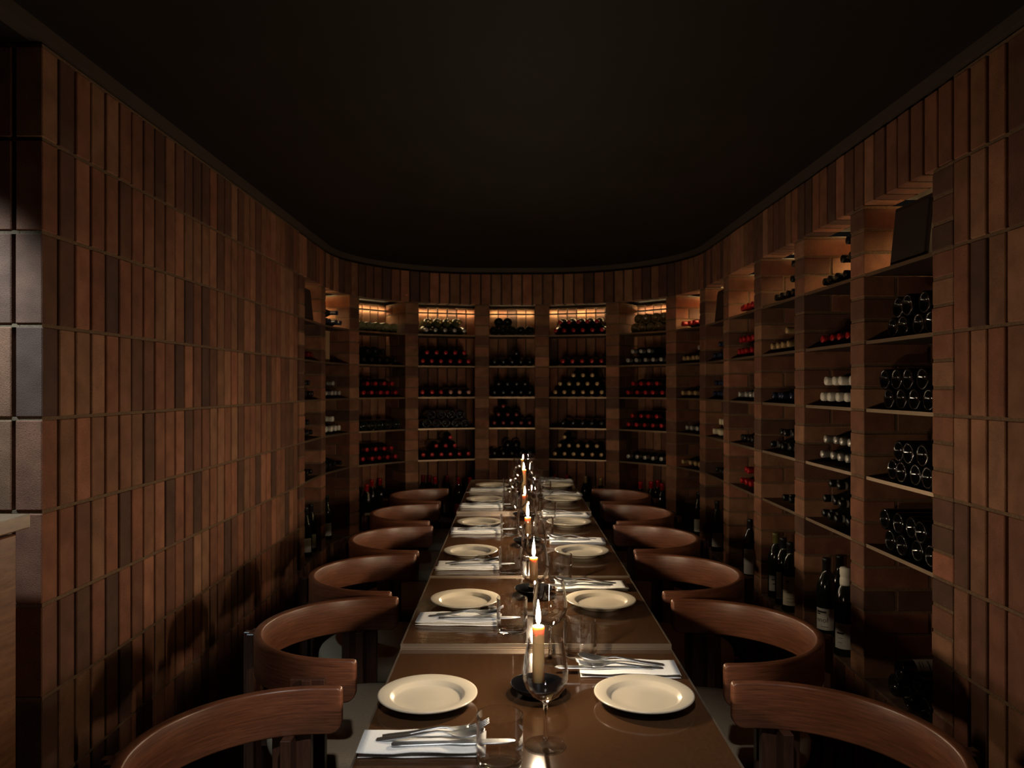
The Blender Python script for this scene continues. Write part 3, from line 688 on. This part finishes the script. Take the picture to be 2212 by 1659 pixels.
ME_CAP = {k: bmesh_of(CAPS if k not in ('white', 'cream') else FAT, m, 18) for k, m in CAP.items()}
b = MB(); b.lathe([(0.0151, 0.2655), (0.0151, 0.2745)], 18); ME_BAND = b.mesh('neck_band', CAP['silver'])
b = MB(); b.lathe([(0.0155, 0.2390), (0.0152, 0.2505)], 18); ME_COLLAR = b.mesh('neck_collar', LAB['cream'])
ME_LAB = {}
def label_mesh(k, z0, z1, half):
    key = (k, z0, z1, half)
    if key not in ME_LAB:
        b = MB(); b.lathe([(R0+0.0004, z0), (R0+0.0004, z1)], 14, a0=-half, a1=half); ME_LAB[key] = b.mesh('bottle_label', LAB[k])
    return ME_LAB[key]
def ink_lines(rows):
    """short dashes of print wrapped on the label: (z, a0, a1, height)"""
    b = MB()
    for z, a0, a1, h in rows: b.lathe([(R0+0.0008, z), (R0+0.0008, z+h)], 6, a0=a0, a1=a1)
    return b.mesh('label_print', M_INK)
def text_on_label(txt, z, ac, size):
    cu = bpy.data.curves.new('label_text', 'FONT'); cu.body = txt; cu.size = size; cu.align_x = 'CENTER'; cu.resolution_u = 3
    o = bpy.data.objects.new('label_text', cu); me = bpy.data.meshes.new_from_object(o)
    bpy.data.objects.remove(o); bpy.data.curves.remove(cu)
    for v in me.vertices:
        a = ac+v.co.x/R0; v.co = Vector(((R0+0.0009)*math.cos(a), (R0+0.0009)*math.sin(a), z+v.co.y))
    me.materials.clear(); me.materials.append(M_INK); return me

STUFF = {}           # (material) -> template placements for the dimmest bottles
N_IND = 0
def place_bottle(M, glass, cap, label, group='wine bottles lying in the niches', band=False, parts_cap=True, stuff=False):
    global N_IND
    if stuff:
        STUFF.setdefault((glass, cap if parts_cap else None), []).append(M); return None
    N_IND += 1
    o = link('wine_bottle', ME_BODY[glass], None, mat=M); tag(o, label, 'bottle', group)
    cp_ = link('capsule', ME_CAP[cap], o) if parts_cap else o
    if band: link('neck_band', ME_BAND, cp_)
    return o
CAPW = {'red': 'red-capped', 'darkred': 'dark-red-capped', 'pink': 'rose-capped', 'tan': 'tan-capped', 'gold': 'gold-capped', 'cream': 'cream-capped', 'white': 'white-capped', 'silver': 'silver-capped', 'black': 'black-capped', 'green': 'green-capped', 'blue': 'dark-capped'}
ROWN = ['lower row', 'upper row', 'third row']
def lay(bay, lv, rows, glass='dark', f=0.03, base_out=False, stuff=False, sp=0.0755, shift=0.0, band=False):
    A, B, u, out, w, mid = BAYS[bay]
    z0 = SHELF_Z[lv] if lv < 5 else Z_LEDGE
    prev = None
    for ri, row in enumerate(rows):
        n, cap = row[0], row[1]; sh = row[2] if len(row) > 2 else 0.0
        lim = w/2-R0-0.003
        if prev is None:
            spc = min(sp, 2*lim/max(1, n-1)); ts = [(k-(n-1)/2)*spc+shift+sh for k in range(n)]
            off = max(0, -lim-ts[0])-max(0, ts[-1]-lim); ts = [t+off for t in ts]
        else:                                                # nest into the gaps of the row below
            gaps = [(a_+b_)/2 for a_, b_ in zip(prev, prev[1:])] or [prev[0]]
            if n > len(gaps) and gaps[-1]+spc <= lim: gaps.append(gaps[-1]+spc)
            if n > len(gaps) and gaps[0]-spc >= -lim: gaps.insert(0, gaps[0]-spc)
            n = min(n, len(gaps)); st = max(0, min(len(gaps)-n, int(round((len(gaps)-n)/2+sh/spc)))); ts = gaps[st:st+n]
        prev = ts; caps = cap if isinstance(cap, list) else [cap]*n
        for k in range(n):
            t = ts[k]+jit(0.0006)
            z = z0+R0+0.0005+ri*0.0655; ff = f+jit(0.008)
            if base_out:
                c = mid+u*t+out*ff; ax = out
            else:
                c = mid+u*t+out*(ff+0.30); ax = -out
            a = jit(0.006); ax = (ax*math.cos(a)+u*math.sin(a)).normalized()
            xx = Vector((0, 0, 1)).cross(ax).normalized(); yy = ax.cross(xx)
            M = basis(xx, yy, ax, (c.x, c.y, z)) @ Matrix.Rotation(random.uniform(0, 6.28), 4, 'Z')
            what = 'dark bottle lying base outward' if base_out else '%s bottle lying' % CAPW[caps[k]]
            lab = '%s, %s in %s, %s, %s' % (what, ORD[k], ROWN[ri], LEVEL[lv], BAY_NAME[bay])
            place_bottle(M, glass, caps[k], lab, parts_cap=not base_out, stuff=stuff, band=band)
def lab_of(o): return [c for c in o.children if c.name.startswith('label')][0]
def stand(px, py, z_ref, cap, lab, glass='dark', sc=1.0, paper=None, lz=(0.03, 0.115), half=0.95, collar=False, twist=0.0):
    x, y = at(px, py, z_ref)
    M = Matrix.Translation((x, y, Z_LEDGE+0.0005)) @ Matrix.Rotation(math.atan2(-y, -x)+twist, 4, 'Z') @ Matrix.Diagonal((sc, sc, sc, 1))
    o = place_bottle(M, glass, cap, lab, group='wine bottles standing on the ledge')
    if paper: link('label', label_mesh(paper, lz[0], lz[1], half), o)
    if collar: link('neck_collar', ME_COLLAR, o)
    return o
ZT = Z_LEDGE+0.33
# niche by niche, left to right
lay(0, 1, [(3, 'darkred')], stuff=True); lay(0, 2, [(4, 'black'), (2, 'black')], stuff=True); lay(0, 3, [(4, 'black'), (2, 'black')], stuff=True); lay(0, 4, [(3, 'black')], stuff=True)
lay(1, 0, [(4, 'blue'), (1, 'blue', 0.08)]); lay(1, 2, [(4, 'silver'), (1, 'silver')], stuff=True); lay(1, 3, [(4, 'white'), (1, 'white')]); lay(1, 4, [(4, 'black')], stuff=True)
lay(2, 0, [(5, 'gold')], 'pale', base_out=True, f=0.05); lay(2, 1, [(5, 'black'), (3, 'black')], stuff=True); lay(2, 2, [(5, 'red'), (4, 'red')]); lay(2, 3, [(5, 'black')], base_out=True, f=0.03, stuff=True); lay(2, 4, [(5, 'red'), (5, 'red')])
lay(3, 0, [(5, 'silver'), (5, 'gold')], 'pale', f=0.05); lay(3, 1, [(6, 'red'), (5, 'red')]); lay(3, 2, [(6, ['red', 'red', 'red', 'pink', 'pink', 'pink'])]); lay(3, 3, [(5, 'black'), (4, 'black')], 'black', base_out=True); lay(3, 4, [(6, 'red'), (3, 'red', 0.02), (1, 'red', 0.17)])
lay(4, 0, [(5, 'gold'), (2, 'gold', -0.05)], 'dark', base_out=True, f=0.05); lay(4, 1, [(5, 'black'), (1, 'black')], 'black', stuff=True); lay(4, 2, [(5, 'black'), (4, 'black')], 'black', stuff=True); lay(4, 3, [(5, 'darkred'), (3, 'darkred'), (1, 'darkred')], 'black', stuff=True); lay(4, 4, [(5, 'black'), (2, 'black')], 'black', stuff=True)
lay(5, 0, [(6, 'red'), (5, 'red')]); lay(5, 1, [(5, 'red', 0.03)]); lay(5, 2, [(6, 'tan'), (6, 'tan'), (3, 'tan', 0.06)]); lay(5, 3, [(5, 'black', 0.03)], stuff=True); lay(5, 4, [(6, 'tan'), (5, 'tan', 0.02), (1, 'tan', -0.10)])
lay(6, 0, [(4, 'gold'), (4, 'gold')], 'amber', base_out=True, f=0.05); lay(6, 1, [(5, 'silver'), (3, 'silver')], 'black', stuff=True); lay(6, 2, [(5, 'red'), (5, 'red')]); lay(6, 3, [(5, 'red'), (5, 'red')]); lay(6, 4, [(5, 'silver')], stuff=True)
lay(7, 0, [(4, 'red')]); lay(7, 1, [(5, 'tan'), (1, 'silver', 0.1)]); lay(7, 2, [(4, 'tan')]); lay(7, 3, [(3, 'silver')], stuff=True); lay(7, 4, [(4, 'tan')])
lay(8, 1, [(4, 'blue'), (2, 'blue', 0.08)], stuff=True); lay(8, 2, [(4, 'blue'), (3, 'blue', 0.03)], stuff=True); lay(8, 3, [(4, 'cream'), (2, 'cream', 0.05)]); lay(8, 4, [(3, 'black')], stuff=True)
lay(9, 0, [(4, 'red')]); lay(9, 1, [(5, 'red'), (4, 'red')]); lay(9, 2, [(4, 'silver')]); lay(9, 3, [(4, 'black')], stuff=True); lay(9, 4, [(3, 'red'), (2, 'red', 0.08)])
lay(10, 0, [(5, 'black'), (2, 'black', 0.1), (1, 'black', 0.13)], f=0.05); lay(10, 1, [(5, 'tan'), (1, 'tan', 0.06)]); lay(10, 2, [(5, 'blue')], stuff=True); lay(10, 3, [(5, 'black'), (3, 'black', 0.02)], band=True); lay(10, 4, [(2, 'black', 0.05)], band=True)
lay(11, 0, [(5, 'black'), (2, 'black', 0.1), (1, 'black', 0.1)], f=0.05); lay(11, 1, [(5, 'red')], f=0.05); lay(11, 2, [(5, 'white'), (4, 'white')], f=0.05); lay(11, 3, [(5, 'silver'), (4, 'silver')], f=0.05); lay(11, 4, [(4, 'black'), (3, 'black', 0.03), (2, 'black')], f=0.03, band=True)
for lv, up in ((1, 3), (2, 4), (3, 3), (4, 4)): lay(12, lv, [(4, 'black', 0.03), (up, 'black', 0.03 if up == 3 else 0.06)], 'black', f=0.03, base_out=True, sp=0.084)
lay(12, 5, [(3, 'black', 0.03), (2, 'black', 0.0)], 'black', f=0.03, base_out=True, sp=0.1)
for o_ in [o for o in COL.objects if str(o.get('label', '')).startswith('dark bottle lying base outward, first in upper row, bottom ledge')]:
    o_['label'] = 'dark bottle with a handwritten grey label lying on the pile, nearest niche ledge'
    lu = o_.matrix_local.to_3x3().inverted() @ Vector((-0.25, -0.35, 1)); ang = math.atan2(lu.y, lu.x)
    l_ = link('label', label_mesh('grey', 0.045, 0.125, 1.0), o_, (0, 0, 0), ang)
    link('label_print', ink_lines([(0.085, -0.6, 0.5, 0.004), (0.066, -0.5, 0.1, 0.002), (0.056, -0.5, 0.4, 0.002), (0.110, -0.5, 0.5, 0.006)]), l_)
# standing on the ledge
for i, (px, py, c) in enumerate([(792, 1046, 'red'), (803, 1036, 'red'), (812, 1028, 'darkred'), (821, 1033, 'red'), (831, 1026, 'darkred'), (841, 1029, 'darkred'), (850, 1031, 'darkred'), (859, 1033, 'red')]):
    stand(px, py, ZT, c, '%s of the red-capped bottles standing on ledge, %s' % (ORD[i], BAY_NAME[2]), paper='cream' if i == 0 else None, sc=1.1)
stand(779, 1140, Z_LEDGE, 'black', 'dark bottle with cream label standing in front of the red-capped ones', paper='cream')
for i, (px, py, c) in enumerate([(914, 1026, 'darkred'), (928, 1027, 'darkred'), (940, 1030, 'red'), (966, 1026, 'darkred'), (990, 1031, 'red'), (1015, 1031, 'red')]):
    stand(px, py, ZT, c, '%s bottle standing on ledge, %s' % (ORD[i], BAY_NAME[3]), paper={3: 'grey', 4: 'redpaper'}.get(i), sc=1.1)
for i, (px, py, c, pa) in enumerate([(1198, 1025, 'red', None), (1225, 1026, 'red', None), (1265, 1028, 'tan', 'cream'), (1298, 1033, 'gold', None)]):
    stand(px, py, ZT, c, '%s %s bottle standing on ledge, %s' % (ORD[i], CAPW[c], BAY_NAME[5]), paper=pa, sc=1.1)
for i, (px, py, c) in enumerate([(1384, 1040, 'red'), (1407, 1040, 'red'), (1421, 1037, 'red'), (1430, 1044, 'red')]):
    stand(px, py, ZT, c, '%s red-capped bottle standing on ledge, %s' % (ORD[i], BAY_NAME[6]), sc=1.1)
for i, (px, py, c) in enumerate([(1479, 1150, 'red'), (1498, 1146, 'darkred'), (1509, 1156, 'black')]):
    stand(px, py, Z_LEDGE, c, '%s %s bottle standing on ledge, %s' % (ORD[i], CAPW[c], BAY_NAME[7]), paper='white' if i != 1 else None)
stand(1549, 1190, Z_LEDGE, 'black', 'dark bottle with white label standing on ledge, %s' % BAY_NAME[8], paper='white', sc=1.05)
stand(1620, 1246, Z_LEDGE, 'black', 'dark bottle with tall white label standing on ledge, %s' % BAY_NAME[9], paper='white', sc=1.05, lz=(0.02, 0.15))
d_ = stand(1676, 1290, Z_LEDGE, 'green', 'green-capped bottle with grey label, farthest of three on their ledge', paper='grey', sc=1.06, lz=(0.035, 0.105)); link('label_print', ink_lines([(0.085, -0.5, 0.1, 0.006), (0.066, -0.4, 0.8, 0.005)]), lab_of(d_))
d_ = stand(1692, 1305, Z_LEDGE, 'black', 'dark bottle with pale collar, middle of three on their ledge', paper='white', sc=1.06, lz=(0.03, 0.15), collar=True)
d_ = stand(1707, 1319, Z_LEDGE, 'black', 'dark bottle with tall cream label, nearest of three on their ledge', paper='cream', sc=1.06, lz=(0.03, 0.155), collar=True); link('label_print', ink_lines([(0.13, -0.5, -0.1, 0.008), (0.085, -0.4, 0.3, 0.002), (0.06, -0.4, 0.5, 0.0015), (0.045, -0.4, 0.4, 0.0015)]), lab_of(d_))
d_ = stand(1785, 1372, Z_LEDGE, 'black', 'dark bottle with blackletter print on a white label, on ledge', paper='white', sc=1.08, lz=(0.028, 0.11), half=1.0, twist=-0.2)
link('label_text', text_on_label('enol', 0.058, -0.25, 0.026), lab_of(d_)); link('label_print', ink_lines([(0.093, -0.8, 0.2, 0.007), (0.086, -0.8, -0.4, 0.005), (0.04, -0.3, 0.4, 0.002)]), lab_of(d_))
stand(1814, 1362, Z_LEDGE, 'black', 'dark bottle half hidden behind the white wax-capped bottle', paper='grey', sc=1.07)
d_ = stand(1826, 1414, Z_LEDGE, 'white', 'bottle with bulbous white wax cap and white label, on ledge', paper='white', sc=1.12, lz=(0.028, 0.115), half=1.05)
link('label_print', ink_lines([(0.102, -0.6, 0.0, 0.0016), (0.078, -0.8, -0.1, 0.006), (0.064, -0.6, -0.2, 0.0016), (0.048, -0.7, -0.3, 0.0015), (0.036, 0.5, 0.75, 0.003)]), lab_of(d_))
stand(672, 1192, Z_LEDGE, 'black', 'dark bottle with white label on ledge beside the long brick wall', paper='white', sc=1.0)
stand(661, 1202, Z_LEDGE, 'black', 'dark bottle with white label half hidden by the long brick wall', paper='white')
stand(706, 1165, Z_LEDGE, 'black', 'dark bottle with pale label on ledge, second niche from left', paper='white')
# dimmest bottles, too dark to pick apart
import numpy as np
b = MB(); mats = []; 
def tmpl(prof, seg):
    t = MB(); t.lathe(prof, seg); return t
T_BODY, T_CAP = tmpl(BODY, 16), tmpl(CAPS, 12)
for (g, c), Ms in STUFF.items():
    for mat, T in ((BOT[g], T_BODY), (CAP[c] if c else None, T_CAP)):
        if mat is None: continue
        if mat not in mats: mats.append(mat)
        mi = mats.index(mat)
        for M in Ms:
            o = len(b.v); b.v += [tuple(M @ Vector(v)) for v in T.v]
            for f_ in T.f: b.face([o+q for q in f_], mi, True)
tag(link('dim_bottle_stock', smoothed(b.mesh('dim_bottles', mats))), 'many dark bottles lying deep in the shadowed niches', 'bottles', kind='stuff')
print('INDIVIDUAL BOTTLES', N_IND, 'STUFF', sum(len(v) for v in STUFF.values()))

# ---------------------------------------------------------------- speakers and a wooden wine case in the niches
def speaker(bay, t, z, lab, rot, w=0.24, h=0.20, d=0.17, tilt=-0.12, f=0.03):
    A, B, u, out, bw, mid = BAYS[bay]; c = mid+u*t+out*(f+d/2)
    ang = math.atan2(u.y, u.x)+rot
    r = empty('loudspeaker', (c.x, c.y, z), ang); tag(r, lab, 'loudspeaker', 'loudspeakers in the niches')
    b = MB(); hw, hd = w/2, d/2; bk = 0.62
    pts = [(-hw, -hd), (hw, -hd), (hw*bk, hd), (-hw*bk, hd)]
    b.loft([[(x, y, 0.0) for x, y in pts], [(x, y+0.02, h) for x, y in pts]], smooth=False); me = smoothed(b.mesh('speaker_body', M_SPEAKER)); bevel_mesh(me, 0.006, 2); link('cabinet', me, r)
    b = MB(); g = 0.012
    b.loft([[(-hw+g, -hd-0.004+0.001, g), (hw-g, -hd-0.003, g), (hw-g, -hd+0.012, g), (-hw+g, -hd+0.012, g)], [(-hw+g, -hd+0.015, h-g), (hw-g, -hd+0.015, h-g), (hw-g, -hd+0.03, h-g), (-hw+g, -hd+0.03, h-g)]], smooth=False)
    me = smoothed(b.mesh('speaker_grille', M_GRILLE)); bevel_mesh(me, 0.003); link('grille', me, r)
speaker(12, 0.02, SHELF_Z[0], 'black loudspeaker on the top shelf of the nearest niche', 0.0)
speaker(8, 0.02, SHELF_Z[0], 'black loudspeaker on the top shelf between red-capped bottles, right side', 0.0)
speaker(0, 0.0, SHELF_Z[0], 'black loudspeaker on the top shelf beside the long brick wall', 0.0)
A, B, u, out, bw, mid = BAYS[1]; c = mid-u*0.05+out*0.2
r = empty('wine_case', (c.x, c.y, SHELF_Z[1]), math.atan2(u.y, u.x)); tag(r, 'pale pine wine case on the second shelf, second niche from left', 'wine case')
link('box', box_mesh('case_box', 0.10, 0.28, 0.20, M_CRATE, 0.002), r, (0, 0, 0.1)); link('lid', box_mesh('case_lid', 0.104, 0.284, 0.012, M_CRATE, 0.001), r, (0, 0, 0.2065))
